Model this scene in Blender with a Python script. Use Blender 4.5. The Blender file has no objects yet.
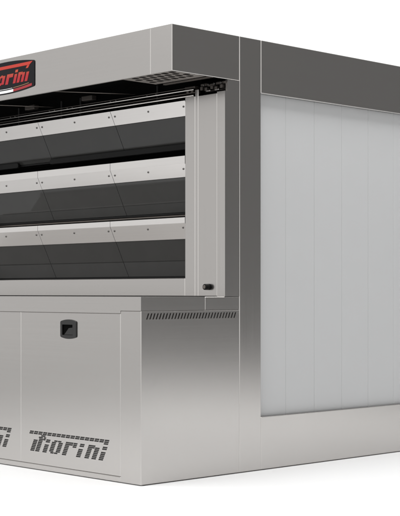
import bpy, bmesh, math, random
from mathutils import Vector, Matrix
random.seed(7)
S = bpy.context.scene
C = S.collection
UH, UC, UP, UR = 0.217, 0.6106, 0.7237, 0.8958      # depths: hood front, upper body, post, rear cladding
W = 2.94                                            # width of the oven
D = 3.40                                            # depth of the oven
TOP = 2.412
# ------------------------------------------------------------------ materials
def new_mat(name):
    m = bpy.data.materials.new(name); m.use_nodes = True
    nt = m.node_tree
    return m, nt, nt.nodes['Principled BSDF']

def steel(name, col=(0.535, 0.518, 0.503), rough=0.215, axis='H', bump=0.004):
    m, nt, p = new_mat(name)
    N, L = nt.nodes, nt.links
    p.inputs['Metallic'].default_value = 1
    tc = N.new('ShaderNodeTexCoord')
    mp = N.new('ShaderNodeMapping')
    mp.inputs['Scale'].default_value = (0.5, 0.5, 200) if axis == 'H' else (160, 160, 0.5)
    L.new(tc.outputs['Object'], mp.inputs['Vector'])
    n = N.new('ShaderNodeTexNoise'); n.inputs['Scale'].default_value = 1; n.inputs['Detail'].default_value = 3
    L.new(mp.outputs['Vector'], n.inputs['Vector'])
    n2 = N.new('ShaderNodeTexNoise'); n2.inputs['Scale'].default_value = 1.7; n2.inputs['Detail'].default_value = 4
    L.new(tc.outputs['Object'], n2.inputs['Vector'])
    ad = N.new('ShaderNodeMath'); ad.operation = 'ADD'
    L.new(n.outputs['Fac'], ad.inputs[0]); L.new(n2.outputs['Fac'], ad.inputs[1])
    mr = N.new('ShaderNodeMapRange')
    mr.inputs['From Min'].default_value = 0.6; mr.inputs['From Max'].default_value = 1.4
    mr.inputs['To Min'].default_value = rough - 0.015; mr.inputs['To Max'].default_value = rough + 0.015
    L.new(ad.outputs[0], mr.inputs['Value']); L.new(mr.outputs['Result'], p.inputs['Roughness'])
    mix = N.new('ShaderNodeMix'); mix.data_type = 'RGBA'
    mix.inputs['A'].default_value = tuple(c * 0.975 for c in col) + (1,)
    mix.inputs['B'].default_value = tuple(min(1, c * 1.025) for c in col) + (1,)
    L.new(n.outputs['Fac'], mix.inputs['Factor']); L.new(mix.outputs['Result'], p.inputs['Base Color'])
    return m

def plain(name, col, rough=0.5, metal=0.0, spec=0.5, coat=0.0, var=0.06):
    m, nt, p = new_mat(name)
    N, L = nt.nodes, nt.links
    tc = N.new('ShaderNodeTexCoord')
    n = N.new('ShaderNodeTexNoise'); n.inputs['Scale'].default_value = 6; n.inputs['Detail'].default_value = 5
    L.new(tc.outputs['Object'], n.inputs['Vector'])
    mix = N.new('ShaderNodeMix'); mix.data_type = 'RGBA'
    mix.inputs['A'].default_value = tuple(c * (1 - var) for c in col) + (1,)
    mix.inputs['B'].default_value = tuple(min(1, c * (1 + var)) for c in col) + (1,)
    L.new(n.outputs['Fac'], mix.inputs['Factor']); L.new(mix.outputs['Result'], p.inputs['Base Color'])
    p.inputs['Roughness'].default_value = rough
    p.inputs['Metallic'].default_value = metal
    p.inputs['Specular IOR Level'].default_value = spec
    p.inputs['Coat Weight'].default_value = coat
    return m

STEEL = steel('brushed_steel')
STEEL_V = steel('brushed_steel_upright', axis='V')
GRILLE = plain('grey_grille', (0.21, 0.19, 0.175), 0.5)
GEAR = plain('dark_gear_steel', (0.085, 0.075, 0.068), 0.45, metal=0.6)  # dark steel of the brackets and boxes
REFLECTOR = plain('pale_reflector', (0.62, 0.61, 0.60), 0.5)  # for the added ledges that reflect in the glass
STEEL_BR = steel('satin_steel', col=(0.80, 0.78, 0.765), rough=0.30)
DARK_STEEL = steel('dim_steel', col=(0.20, 0.18, 0.165), rough=0.40)
BLACK = plain('cavity_black', (0.002, 0.002, 0.002), 0.8, spec=0.04)  # shade of cavities and recesses put into the colour
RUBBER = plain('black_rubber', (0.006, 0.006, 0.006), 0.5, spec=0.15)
PLASTIC = plain('charcoal_plastic', (0.026, 0.026, 0.026), 0.45, spec=0.25)
SLOT_SHADE = plain('slot_shade', (0.035, 0.034, 0.033), 0.7)  # shade inside the vent and louvre slots, put into the colour
GLASS = plain('smoked_glass', (0.034, 0.034, 0.033), 0.04, spec=0.40, var=0.14)
CLAD = plain('white_coated_board', (0.545, 0.55, 0.555), 0.5, spec=0.25, var=0.012)
SCREW = plain('screw_steel', (0.16, 0.155, 0.15), 0.4, metal=1)
SIGN = plain('gloss_black_plate', (0.005, 0.005, 0.007), 0.15, spec=0.16)
WHITE = plain('white_print', (0.85, 0.85, 0.85), 0.35)
RED = plain('red_print', (0.27, 0.010, 0.015), 0.35)
GREEN = plain('green_print', (0.02, 0.25, 0.06), 0.35)
GOLD = plain('bronze_print', (0.30, 0.16, 0.07), 0.35)
FLOORM = plain('white_floor', (0.90, 0.90, 0.90), 0.7, spec=0.2, var=0.005)

m, nt, p = new_mat('letter_print')                     # lettering printed orange above, red below
tc = nt.nodes.new('ShaderNodeTexCoord'); sx = nt.nodes.new('ShaderNodeSeparateXYZ')
nt.links.new(tc.outputs['Generated'], sx.inputs[0])
cr = nt.nodes.new('ShaderNodeValToRGB')
cr.color_ramp.elements[0].position = 0.30; cr.color_ramp.elements[0].color = (0.33, 0.004, 0.009, 1)
cr.color_ramp.elements[1].position = 0.62; cr.color_ramp.elements[1].color = (0.38, 0.055, 0.018, 1)
e = cr.color_ramp.elements.new(0.80); e.color = (0.40, 0.022, 0.009, 1)
nt.links.new(sx.outputs['Z'], cr.inputs['Fac']); nt.links.new(cr.outputs['Color'], p.inputs['Base Color'])
p.inputs['Roughness'].default_value = 0.35
LETTER = m

# ------------------------------------------------------------------ helpers.  local axes: u = depth, v = to the oven's far side, z = up
def P(u, v, z): return Vector((-v, u, z))

ROOT_LOC = Vector((-W / 2, D / 2, 0))
root = bpy.data.objects.new('bakery_oven', None)
root.empty_display_size = 0.3
root.location = ROOT_LOC
C.objects.link(root)
root['label'] = 'large stainless steel bakery deck oven with three tiers of dark glass doors on white floor'
root['category'] = 'oven'

def new(): return bmesh.new()

def prism(bm, pts, axis, a0, a1, bevel=0.0):
    """pts: 2-D outline; axis 'u': pts=(v,z), 'v': pts=(u,z), 'z': pts=(u,v); extruded from a0 to a1."""
    def mk(p, a):
        return {'u': P(a, p[0], p[1]), 'v': P(p[0], a, p[1]), 'z': P(p[0], p[1], a)}[axis]
    A = [bm.verts.new(mk(q, a0)) for q in pts]
    B = [bm.verts.new(mk(q, a1)) for q in pts]
    fs = [bm.faces.new(A), bm.faces.new(B[::-1])]
    n = len(pts)
    for i in range(n):
        fs.append(bm.faces.new((A[i], B[i], B[(i + 1) % n], A[(i + 1) % n])))
    bmesh.ops.recalc_face_normals(bm, faces=fs)
    if bevel:
        es = list({e for f in fs for e in f.edges})
        bmesh.ops.bevel(bm, geom=es, offset=bevel, segments=1, profile=0.5, affect='EDGES', clamp_overlap=True)
    return fs

def box(bm, u0, u1, v0, v1, z0, z1, bevel=0.0):
    return prism(bm, [(u0, v0), (u1, v0), (u1, v1), (u0, v1)], 'z', z0, z1, bevel)

def cyl(bm, c0, c1, r0, r1=None, n=20, bevel=0.0):
    r1 = r0 if r1 is None else r1
    d = (c1 - c0).normalized()
    a = d.orthogonal().normalized(); b = d.cross(a)
    A = [bm.verts.new(c0 + (a * math.cos(t) + b * math.sin(t)) * r0) for t in [2 * math.pi * i / n for i in range(n)]]
    B = [bm.verts.new(c1 + (a * math.cos(t) + b * math.sin(t)) * r1) for t in [2 * math.pi * i / n for i in range(n)]]
    c_a, c_b = bm.faces.new(A[::-1]), bm.faces.new(B)
    fs = []
    for i in range(n):
        f = bm.faces.new((A[i], A[(i + 1) % n], B[(i + 1) % n], B[i])); f.smooth = True; fs.append(f)
    if bevel:
        bmesh.ops.bevel(bm, geom=list(c_b.edges), offset=bevel, segments=3, profile=0.5, affect='EDGES')

def obj(name, bm, mat, parent=root):
    me = bpy.data.meshes.new(name)
    bmesh.ops.recalc_face_normals(bm, faces=bm.faces)
    bm.to_mesh(me); bm.free()
    for mm in (mat if isinstance(mat, (list, tuple)) else [mat]):
        me.materials.append(mm)
    o = bpy.data.objects.new(name, me)
    C.objects.link(o)
    if parent is not None:
        o.parent = parent
        if parent is root: o.matrix_parent_inverse = Matrix.Translation(-ROOT_LOC)
    return o

def part(name, mat, *boxes, bevel=0.0, parent=root):
    bm = new()
    for b in boxes: box(bm, *b, bevel=bevel)
    return obj(name, bm, mat, parent)

def cut(o, cutter_bm, depth_test):
    """real slots: boolean the cutter out of the sheet, colour the far wall of every slot dark for the shade inside (material slot 1)."""
    me = bpy.data.meshes.new('cutter'); bmesh.ops.recalc_face_normals(cutter_bm, faces=cutter_bm.faces)
    cutter_bm.to_mesh(me); cutter_bm.free()
    c = bpy.data.objects.new('cutter', me); C.objects.link(c)
    md = o.modifiers.new('cut', 'BOOLEAN'); md.operation = 'DIFFERENCE'; md.solver = 'EXACT'; md.use_self = True; md.object = c
    bpy.context.view_layer.update()
    dg = bpy.context.evaluated_depsgraph_get()
    nm = bpy.data.meshes.new_from_object(o.evaluated_get(dg))
    o.modifiers.clear()
    nm.name = o.name; o.data = nm
    bpy.data.objects.remove(c)
    if len(nm.materials) < 2: nm.materials.append(SLOT_SHADE)
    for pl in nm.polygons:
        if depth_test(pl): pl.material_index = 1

B = 0.0028          # edge break of the folded sheet panels
G = 0.0003         # half joint between neighbouring panels

# ------------------------------------------------------------------ lower cabinet
part('carcass_light_block', BLACK, (0.03, D - 0.03, 0.07, W - 0.07, 0.012, 0.96))  # unseen black block added to stop light inside the cabinet
# corner panel: front post and side sheet in one fold, with the louvre slots in the side
bm = new()
prism(bm, [(0, 0), (UP - G, 0), (UP - G, 0.02), (0.02, 0.02), (0.02, 0.162 - G), (0, 0.162 - G)], 'z', 0.004, 0.902 - G, B)
corner = obj('corner_panel', bm, STEEL)
cb = new()
ns = 30
for i in range(ns):
    u = 0.047 + (0.688 - 0.047) * i / (ns - 1) - 0.006
    w, z0, z1, sh = 0.0095, 0.858, 0.889, 0.013
    prism(cb, [(u - sh / 2, z0), (u - sh / 2 + w, z0), (u + sh / 2 + w, z1), (u + sh / 2, z1)], 'v', -0.01, 0.006)
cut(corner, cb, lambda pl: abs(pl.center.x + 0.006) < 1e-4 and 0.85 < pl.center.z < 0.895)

# band above the doors, stepping down beside the corner panel; seam on its side
bm = new()
prism(bm, [(0, 0.902 + G), (0.162 + G, 0.902 + G), (0.162 + G, 0.888 + G), (W - 0.162, 0.888 + G), (W - 0.162, 0.902 + G), (W, 0.902 + G),
           (W, 0.9745), (0, 0.9745)], 'u', 0, 0.02)
box(bm, 0.02, 0.4586 - G, 0.0, 0.02, 0.902 + G, 0.9745)
obj('cabinet_band', bm, STEEL)
part('side_band', STEEL, (0.4586 + G, UP - G, 0.0, 0.02, 0.902 + G, 0.9745), bevel=B)
part('worktop', STEEL, (0.021, UC - 0.001, 0.021, W - 0.021, 0.962, 0.9742))
part('kick_rail', STEEL, (0.0, 0.02, 0.162 + G, W - 0.162 - G, 0.004, 0.033 - G), bevel=0.003)
bm = new()
prism(bm, [(0, W), (UP, W), (UP, W - 0.02), (0.02, W - 0.02), (0.02, W - 0.162 + G), (0, W - 0.162 + G)], 'z', 0.004, 0.902 - G, B)
obj('corner_panel', bm, STEEL)

PX = 0.00877                      # metres per photo pixel along the cabinet front
def vent_dashes(v_left):
    """slots that spell the maker's name under a long bar: list of (v0, v1, row) in sheared letters, rows counted from the baseline."""
    out = []
    def d(s, rows, w=4.25):
        for r in rows: out.append((s, s + w, r))
    for r in (10, 11):
        for k in range(17): out.append((-6.6 + k * 4.7, -6.6 + k * 4.7 + 4.1, r))
    d(68.7, (9,), 4.1)
    d(0.2, range(0, 7)); d(5.4, range(0, 8)); d(4.6, (8,)); d(9.8, (8, 7), 2.4); d(6.5, (9,), 4.4)       # F
    d(13, range(0, 5)); d(13, (6, 7))                                                                    # i
    d(19.4, range(1, 7)); d(26.2, range(1, 7)); d(21.2, (0, 7), 3.4); d(25.0, (0, 7), 3.4)               # o
    d(33, range(0, 8)); d(37.2, (6, 7), 3.3); d(40.9, (5, 6, 7), 3.6)                                    # r
    d(47.2, range(0, 5)); d(47.2, (6, 7))                                                                # i
    d(55.4, range(0, 8)); d(59.5, (6, 7), 2.4); d(62.2, range(0, 7))                                     # n
    d(69, range(0, 5)); d(69, (6, 7))                                                                    # i
    res = []
    for a, b, r in out:
        z0 = 0.1045 + r * 0.0096; z1 = z0 + 0.0081
        s0 = 0.33 * (z0 - 0.1045) / 0.0054; s1 = 0.33 * (z1 - 0.1045) / 0.0054
        res.append([(v_left - (a + s0) * PX, z0), (v_left - (b + s0) * PX, z0), (v_left - (b + s1) * PX, z1), (v_left - (a + s1) * PX, z1)])
    return res

def rounded(v0, v1, z0, z1, r, bow=0.0, n=6, sag=16):
    """rounded rectangle, its long edges bowed out by `bow`."""
    pts = []
    for (cv, cz, a0) in ((v1 - r, z1 - r, 0), (v0 + r, z1 - r, 90), (v0 + r, z0 + r, 180), (v1 - r, z0 + r, 270)):
        for i in range(n + 1):
            a = math.radians(a0 + 90 * i / n)
            pts.append((cv + r * math.cos(a), cz + r * math.sin(a)))
        if a0 in (0, 180):
            a, b = (v1 - r, v0 + r) if a0 == 0 else (v0 + r, v1 - r)
            for i in range(1, sag):
                t = i / sag
                pts.append((a + (b - a) * t, (z1 if a0 == 0 else z0) + (1 if a0 == 0 else -1) * bow * (1 - (2 * t - 1) ** 2)))
    return pts

for k in range(3):
    v0, v1 = 0.162 + 0.872 * k + G, 0.162 + 0.872 * (k + 1) - G
    door = part('cabinet_door', STEEL, (0.0, 0.02, v0, v1, 0.033 + G, 0.888 - G), bevel=B)
    cb = new()
    for q in vent_dashes(v0 + 0.787): prism(cb, q, 'u', -0.01, 0.004)
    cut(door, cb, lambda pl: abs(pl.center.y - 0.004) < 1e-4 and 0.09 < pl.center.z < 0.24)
    if k > 1: continue
    # flush latch: bowed plate with a square finger well and a paddle in it
    c = v0 + 0.4335
    bm = new()
    prism(bm, rounded(c - 0.069, c + 0.069, 0.752, 0.842, 0.010, 0.008), 'u', -0.007, 0.001, 0.002)
    h = obj('handle', bm, [PLASTIC, BLACK], door)
    cb = new(); box(cb, -0.02, -0.0008, c - 0.040, c + 0.050, 0.765, 0.822)
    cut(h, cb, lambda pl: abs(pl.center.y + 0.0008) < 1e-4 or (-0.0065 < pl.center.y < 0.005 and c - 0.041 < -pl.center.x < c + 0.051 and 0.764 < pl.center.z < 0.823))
    h.data.materials[1] = BLACK  # shade of the finger well put into its colour
    bm = new()
    prism(bm, [(c - 0.039, 0.766), (c + 0.036, 0.766), (c + 0.006, 0.793), (c - 0.004, 0.803), (c - 0.039, 0.806)], 'u', -0.0058, -0.0009, 0.0012)
    obj('paddle', bm, PLASTIC, h)

# ------------------------------------------------------------------ upper body
part('oven_chamber', BLACK, (UC + 0.17, D - 0.05, 0.07, W - 0.07, 0.962, 2.30), (UC + 0.03, UC + 0.171, 0.03, 0.25, 0.98, 2.09), (UC + 0.03, UC + 0.171, W - 0.51, W - 0.03, 0.98, 2.09))
part('header_panel', BLACK, (UC + 0.055, UC + 0.17, 0.24, W - 0.24, 2.075, 2.30))
part('lower_band', STEEL, (UC, UC + 0.02, 0.319 + 0.001, W - 0.319, 0.976, 1.078), bevel=0.003)
for s in (0, 1):
    f = (lambda v: v) if s == 0 else (lambda v: W - v)
    def vb(name, mat, u0, u1, v0, v1, z0, z1, bevel, parent=root):
        a, b = sorted((f(v0), f(v1)))
        return part(name, mat, (u0, u1, a, b, z0, z1), bevel=bevel, parent=parent)
    col = vb('column_panel', STEEL_V, UC, UC + 0.02, 0.062 + G, 0.212 - G, 0.976, 2.094, B)
    vb('column_trim', STEEL_V, UC, UC + 0.02, 0.0, 0.062 - G, 0.976, 2.100, 0)
    vb('column_trim', STEEL_V, UC, UC + 0.02, 0.2373 + G, 0.319, 0.976, 2.095, B)
    vb('column_flange', STEEL_V, UC, UC + 0.0195, 0.212, 0.2373, 0.976, 2.131, B)
    vb('column_side', STEEL_V, UC + 0.02, UP - G, 0.0, 0.015, 0.976, 2.163, 0)
    # brackets and sliding gear above the column
    for a, b, zz in ((0.012, 0.085, 2.150), (0.100, 0.150, 2.146), (0.158, 0.205, 2.152), (0.252, 0.335, 2.148)):
        vb('bracket_rail', GEAR, UC + 0.012, UC + 0.05, a, b, zz - 0.006, zz + 0.007, 0.002)
    vb('bracket_rail', GEAR, UC + 0.048, UC + 0.058, 0.012, 0.205, 2.116, 2.124, 0.001)
    for vv, zz in ((0.030, 2.128), (0.072, 2.121), (0.105, 2.130), (0.150, 2.124), (0.186, 2.131), (0.262, 2.122), (0.298, 2.128)):
        vb('hanger_bracket', GEAR, UC + 0.006, UC + 0.030, vv, vv + 0.018, zz - 0.008, zz + 0.012, 0.002)
    for vv in (0.052, 0.120):
        vb('hanger_plate', STEEL, UC + 0.002, UC + 0.008, vv, vv + 0.030, 2.110, 2.117, 0.001)
    for vv in (0.040, 0.092, 0.140, 0.176):
        f_ = f(vv)
        bm = new(); cyl(bm, P(UC + 0.012, f_, 2.149), P(UC + 0.005, f_, 2.149), 0.0055, 0.005, 12)
        obj('bolt', bm, SCREW)
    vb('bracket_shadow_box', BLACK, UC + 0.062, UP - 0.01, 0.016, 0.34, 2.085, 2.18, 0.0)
    if s == 0:
        bm = new()
        c0 = P(UC - 0.002, 0.130, 1.028)
        cyl(bm, c0, c0 + Vector((0, -0.030, 0)), 0.0175, 0.0165, 24, 0.004)
        kb = obj('knob', bm, RUBBER, col)
        bm = new()
        cyl(bm, c0 + Vector((0, -0.0300, 0)), c0 + Vector((0, -0.0325, 0)), 0.0105, 0.010, 20, 0.0008)
        obj('knob_cap', bm, DARK_STEEL, kb)

# deck doors: bent steel strip along the top, smoked glass sloping inwards below it
TIERS = [(None, 2.079, 1.998, 1.838), (1.7685, 1.727, 1.652, 1.462), (1.4215, 1.390, 1.301, 1.092)]
SL = 0.485                                           # inward run per metre of drop
JO = [0.3195, 0.974, 1.689, 2.403]
screw_bm = new(); cyl(screw_bm, Vector((0, 0, 0)), Vector((0, -0.004, 0)), 0.0062, 0.0050, 12)
screw_me = bpy.data.meshes.new('screw'); screw_bm.to_mesh(screw_me); screw_bm.free(); screw_me.materials.append(SCREW)
for (zl, zk, zs, zg) in TIERS:
    for k in range(3):
        v0, v1 = JO[k] + 0.0018, JO[k + 1] - 0.0018
        us = UC + SL * (zk - zs); ug = UC + SL * (zk - zg)
        t = 0.012
        pts = [(UC, zk), (us, zs), (us + t, zs + 0.003), (UC + t, zk + 0.004)]
        if zl: pts = [(UC, zl), (UC, zk), (us, zs), (us + t, zs + 0.003), (UC + t, zk + 0.004), (UC + t, zl)]
        bm = new(); prism(bm, pts, 'v', v0, v1, 0.0006)
        dr = obj('deck_door', bm, STEEL_BR)
        bm = new(); o = 0.004
        prism(bm, [(us + o, zs - 0.0015), (ug + o, zg), (ug + o + 0.008, zg + 0.003), (us + o + 0.008, zs + 0.0015)], 'v', v0, v1, 0.0004)
        obj('glass_pane', bm, GLASS, dr)
        zm = zk - 0.031 if zl is None or zl - zk > 0.035 else zk - 0.026
        um = UC + SL * (zk - zm)
        for vv in (v0 + 0.026, (v0 + v1) / 2, v1 - 0.026):
            sc = bpy.data.objects.new('screw', screw_me); C.objects.link(sc)
            sc.parent = dr
            sc.location = P(um + 0.0004, vv, zm)
            sc.rotation_euler = (math.atan(SL), 0, 0)
for zt in (1.7680, 1.4210, 1.0775):
    part('glass_reflector', REFLECTOR, (UC + (0.0125 if zt > 1.1 else 0.0205), UC + 0.169, 0.322, W - 0.32, zt - 0.012, zt - 0.002), bevel=0.001)  # hidden pale ledges added to brighten the foot of the glass
# plain black bar across the foot of the top row of glass, and the thin seals of the other two
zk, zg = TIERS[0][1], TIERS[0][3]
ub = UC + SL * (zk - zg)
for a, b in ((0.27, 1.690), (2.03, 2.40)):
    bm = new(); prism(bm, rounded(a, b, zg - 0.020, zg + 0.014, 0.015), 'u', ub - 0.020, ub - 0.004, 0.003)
    obj('black_bar', bm, RUBBER)
for (zl, zk, zs, zg) in TIERS:
    ug = UC + SL * (zk - zg)
    part('door_seal', RUBBER, (ug + 0.002, ug + 0.02, 0.26, W - 0.3, zg - 0.012, zg - 0.001), bevel=0.002)
    part('deck_edge', DARK_STEEL if zg > 1.2 and zg < 1.6 else BLACK, (ug + 0.022, ug + 0.036, 0.26, W - 0.3, zg - 0.022, zg - 0.013), bevel=0.001)

# ------------------------------------------------------------------ hood
ZB = 2.165
bm = new()
prism(bm, [(UH, 0.1696 + G), (UH + 0.018, 0.1696 + G), (UH + 0.018, W - 0.1696 - G), (UH, W - 0.1696 - G)], 'z', ZB, TOP, B)
obj('hood_fascia', bm, STEEL)
bm = new()
prism(bm, [(UH, 0), (UP - G, 0), (UP - G, 0.018), (UH + 0.018, 0.018), (UH + 0.018, 0.1696 - G), (UH, 0.1696 - G)], 'z', ZB, TOP, B)
obj('hood_corner', bm, STEEL)
bm = new()
prism(bm, [(UH, W), (UP - G, W), (UP - G, W - 0.018), (UH + 0.018, W - 0.018), (UH + 0.018, W - 0.1696 + G), (UH, W - 0.1696 + G)], 'z', ZB, TOP, B)
obj('hood_corner', bm, STEEL)
part('hood_roof', STEEL, (UH + 0.02, UP - 0.002, 0.02, W - 0.02, TOP - 0.018, TOP - 0.003))
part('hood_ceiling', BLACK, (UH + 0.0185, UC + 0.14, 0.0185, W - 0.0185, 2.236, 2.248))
# perforated grease filter near the corner
bm = new(); box(bm, UH + 0.062, UC - 0.085, 0.06, 0.47, 2.1765, 2.1780)
gr = obj('filter_grille', bm, [GRILLE, BLACK])
cb = new()
for r in range(5):
    for c in range(7):
        cu = UH + 0.089 + r * 0.052
        cv = 0.093 + c * 0.060 + (0.030 if r % 2 else 0)
        if cv > 0.452 or cu > UC - 0.10: continue
        prism(cb, [(cu + 0.0235 * math.cos(a), cv + 0.0255 * math.sin(a)) for a in [2 * math.pi * (i + .5) / 6 for i in range(6)]], 'z', 2.17, 2.19)
cut(gr, cb, lambda pl: False)
part('filter_frame', DARK_STEEL, (UC - 0.075, UC - 0.055, 0.03, 0.42, 2.168, 2.176), bevel=0.001)
# rails running along the opening
for (uu, zz, r) in ((UC + 0.004, 2.134, 0.0042), (UC + 0.004, 2.101, 0.0050), (UC + 0.012, 2.117, 0.0022), (UC + 0.03, 2.152, 0.002)):
    bm = new(); cyl(bm, P(uu, 0.25, zz), P(uu, W - 0.25, zz), r, r, 12)
    obj('guide_rail', bm, STEEL if r > 0.004 else DARK_STEEL)
for vv in (0.62, 0.70, 0.98, 1.03, 1.40, 1.45, 1.58, 1.63, 2.0, 2.05):
    bm = new(); cyl(bm, P(UC + 0.056, vv, 2.150), P(UC + 0.048, vv, 2.150), 0.006, 0.005, 12)
    obj('bolt', bm, STEEL)
for vv in (0.60, 1.31, 1.50, 1.95):
    part('hanger_strap', PLASTIC, (UC + 0.045, UC + 0.054, vv, vv + 0.008, 2.08, 2.20))

def strand(name, pts, rad, mat):
    bm = new()
    for a, b in zip(pts[:-1], pts[1:]): cyl(bm, a, b, rad, rad, 8)
    return obj(name, bm, mat)
for v in (0.78, 1.55):
    strand('stay_rod', [P(UH + 0.05, v + 0.40, 2.19), P(UC + 0.03, v, 2.165)], 0.003, DARK_STEEL)
for v in (1.16, 1.74):
    part('junction_box', GEAR, (UC + 0.01, UC + 0.05, v, v + 0.10, 2.172, 2.200), bevel=0.003)

# ------------------------------------------------------------------ name plate on the hood
bm = new()
prism(bm, rounded(1.191, 1.781, 2.2147, 2.370, 0.012, 0.020), 'u', UH - 0.005, UH - 0.0005, 0.0015)
sign = obj('name_plate', bm, SIGN)
bm = new()
Z0, Z1 = 2.252, 2.327
def lp(pts):                                            # letter piece: (s, t) with s rightwards in metres, t = 0..1 height, italic
    q = [(1.70 - s - 0.028 * t, Z0 + (Z1 - Z0) * t) for s, t in pts]
    prism(bm, q, 'u', UH - 0.0065, UH - 0.0048, 0.0)
def rect(s0, s1, t0, t1): lp([(s0, t0), (s1, t0), (s1, t1), (s0, t1)])
lp([(-0.045, 1.25), (0.427, 1.25), (0.452, 1.50), (-0.055, 1.50)])                     # long bar of the F
lp([(0.398, 1.02), (0.419, 1.02), (0.428, 1.235), (0.405, 1.235)])                     # its tail
rect(0.0, 0.034, 0, 1.24); rect(0.036, 0.065, 0.50, 0.78)                               # F
rect(0.085, 0.115, 0, 0.74); rect(0.085, 0.115, 0.84, 1.05)                             # i
rect(0.130, 0.156, 0.06, 0.74); rect(0.175, 0.201, 0.06, 0.74); rect(0.1565, 0.1745, 0, 0.2); rect(0.1565, 0.1745, 0.60, 0.80)   # o
rect(0.218, 0.246, 0, 0.80); rect(0.247, 0.282, 0.52, 0.80)                              # r
rect(0.296, 0.322, 0, 0.72); rect(0.296, 0.322, 0.84, 1.05)                             # i
rect(0.334, 0.360, 0, 0.80); rect(0.361, 0.374, 0.58, 0.80); rect(0.375, 0.400, 0, 0.74) # n
rect(0.414, 0.440, 0, 0.72)                                                              # i
obj('lettering', bm, LETTER, sign)
def ribbon(name, mat, va, vb, t, off, uu):
    bm = new(); n = 14
    def zb(v):
        x = (v - 1.486) / 0.283
        return 2.2147 - 0.020 * (1 - x * x) + off
    top = [(va + (vb - va) * i / n, zb(va + (vb - va) * i / n) + t) for i in range(n + 1)]
    bot = [(va + (vb - va) * i / n, zb(va + (vb - va) * i / n)) for i in range(n + 1)][::-1]
    prism(bm, top + bot, 'u', uu, UH - 0.0048)
    return obj(name, bm, mat, sign)
ribbon('flag_stripe', RED, 1.215, 1.399, 0.015, 0.007, UH - 0.0062)
ribbon('flag_stripe', WHITE, 1.400, 1.575, 0.015, 0.007, UH - 0.0062)
ribbon('flag_stripe', GREEN, 1.576, 1.757, 0.015, 0.007, UH - 0.0062)
ribbon('tag_line', GOLD, 1.245, 1.40, 0.003, 0.029, UH - 0.0060)
ribbon('tag_line', WHITE, 1.41, 1.72, 0.002, 0.029, UH - 0.0060)

# ------------------------------------------------------------------ sides, cladding, back
RC = 0.040                                                # recess of the cladding behind the steel frame
for s in (0, 1):
    def sb(name, mat, u0, u1, v0, v1, z0, z1, bevel):
        a, b = (v0, v1) if s == 0 else (W - v1, W - v0)
        return part(name, mat, (u0, u1, a, b, z0, z1), bevel=bevel)
    sb('corner_post', STEEL_V, UP + G, UR - G, 0.0, 0.055, 0.004, TOP, B)
    sb('side_fascia', STEEL, UR + G, D, 0.0, 0.03, 2.115, TOP, B)
    sb('plinth_panel', STEEL, UR + G, D, 0.0, 0.03, 0.004, 0.299, B)
    js = [UR + 0.001, 0.896 + 0.209 + RC] + [1.353 + RC + 0.25 * i for i in range(8)] + [D - 0.003]
    for a, b in zip(js[:-1], js[1:]):
        sb('cladding_board', CLAD, a + 0.0006, b - 0.0006, RC, 0.06, 0.297, 2.118, 0.0015)
part('wall_core', BLACK, (UC + 0.19, D - 0.01, 0.061, W - 0.061, 0.3, 2.39))
part('roof_sheet', STEEL, (UP, D, 0.031, W - 0.031, TOP - 0.02, TOP - 0.004))
part('back_panel', STEEL, (D + 0.001, D + 0.02, 0.0, W, 0.004, TOP), bevel=B)

# ------------------------------------------------------------------ floor
bm = new()
R = 11.0
f = bm.faces.new([bm.verts.new((R * math.cos(2 * math.pi * i / 64), R * math.sin(2 * math.pi * i / 64), 0)) for i in range(64)])
fl = obj('floor', bm, FLOORM, None)
fl['kind'] = 'structure'; fl['label'] = 'plain white studio floor under the oven'

# ------------------------------------------------------------------ studio light: white surround with a dark side, plus unseen fill lamps added to brighten floor and steel
w = bpy.data.worlds.new('World'); S.world = w; w.use_nodes = True
nt = w.node_tree; N, L = nt.nodes, nt.links
bg = N['Background']
tc = N.new('ShaderNodeTexCoord')
dot = N.new('ShaderNodeVectorMath'); dot.operation = 'DOT_PRODUCT'
L.new(tc.outputs['Generated'], dot.inputs[0])
dot.inputs[1].default_value = (math.sqrt(.5), math.sqrt(.5), 0)      # +1 towards the dark side of the studio
mr = N.new('ShaderNodeMapRange'); mr.inputs['From Min'].default_value = -1; mr.inputs['From Max'].default_value = 1
L.new(dot.outputs['Value'], mr.inputs['Value'])
ramp = N.new('ShaderNodeValToRGB'); L.new(mr.outputs['Result'], ramp.inputs['Fac'])
cr = ramp.color_ramp
stops = [(0.0, 0.76), (0.22, 0.84), (0.40, 1.20), (0.62, 1.20), (0.78, 0.38), (0.90, 0.19), (1.0, 0.19)]
while len(cr.elements) < len(stops): cr.elements.new(0.5)
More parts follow.
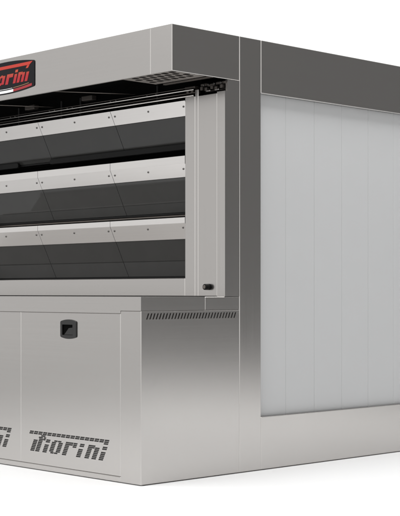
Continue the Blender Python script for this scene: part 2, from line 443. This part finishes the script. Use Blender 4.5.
for e, (ps, v) in zip(cr.elements, stops):
    e.position = ps; e.color = (v, v * 0.995, v * 0.985, 1)
sz = N.new('ShaderNodeSeparateXYZ'); L.new(tc.outputs['Generated'], sz.inputs[0])
mz = N.new('ShaderNodeMapRange'); mz.interpolation_type = 'SMOOTHSTEP'
mz.inputs['From Min'].default_value = 0.5; mz.inputs['From Max'].default_value = 0.95
mz.inputs['To Min'].default_value = 1.0; mz.inputs['To Max'].default_value = 0.30
L.new(sz.outputs['Z'], mz.inputs['Value'])
vm = N.new('ShaderNodeVectorMath'); vm.operation = 'SCALE'
L.new(ramp.outputs['Color'], vm.inputs[0]); L.new(mz.outputs['Result'], vm.inputs['Scale'])
L.new(vm.outputs['Vector'], bg.inputs['Color'])
bg.inputs['Strength'].default_value = 1.0

def area(name, loc, target, size, power, spread=180, length=None):
    l = bpy.data.lights.new(name, 'AREA'); l.shape = 'SQUARE'; l.size = size; l.energy = power; l.spread = math.radians(spread)
    if length: l.shape = 'RECTANGLE'; l.size_y = length
    o = bpy.data.objects.new(name, l); C.objects.link(o)
    o.location = loc
    o.rotation_euler = (Vector(target) - Vector(loc)).to_track_quat('-Z', 'Y').to_euler()
area('fill_front', (-1.2, -2.2, 4.2), (-0.8, -1.6, 0), 3.0, 112)
area('fill_side', (0.95, 1.4, 4.6), (0.95, 1.4, 0), 1.3, 100, 150, 6.5)
area('fill_rear', (3.3, 3.5, 4.6), (3.3, 3.5, 0), 2.0, 29, 70)

# ------------------------------------------------------------------ camera
cam = bpy.data.cameras.new('Camera'); co = bpy.data.objects.new('Camera', cam); C.objects.link(co)
cam.sensor_fit = 'HORIZONTAL'; cam.sensor_width = 36.0
cam.lens = 36.0 * 1346 / 400
cam.shift_y = 34 / 400
cam.clip_start = 0.05; cam.clip_end = 500
co.location = P(-4.582282, -5.204395, 1.0)
d = Vector((-0.72089, 0.69307, 0))
co.rotation_euler = d.to_track_quat('-Z', 'Y').to_euler()
S.camera = co
S.view_settings.view_transform = 'Standard'
S.view_settings.look = 'None'
S.view_settings.exposure = 0; S.view_settings.gamma = 1
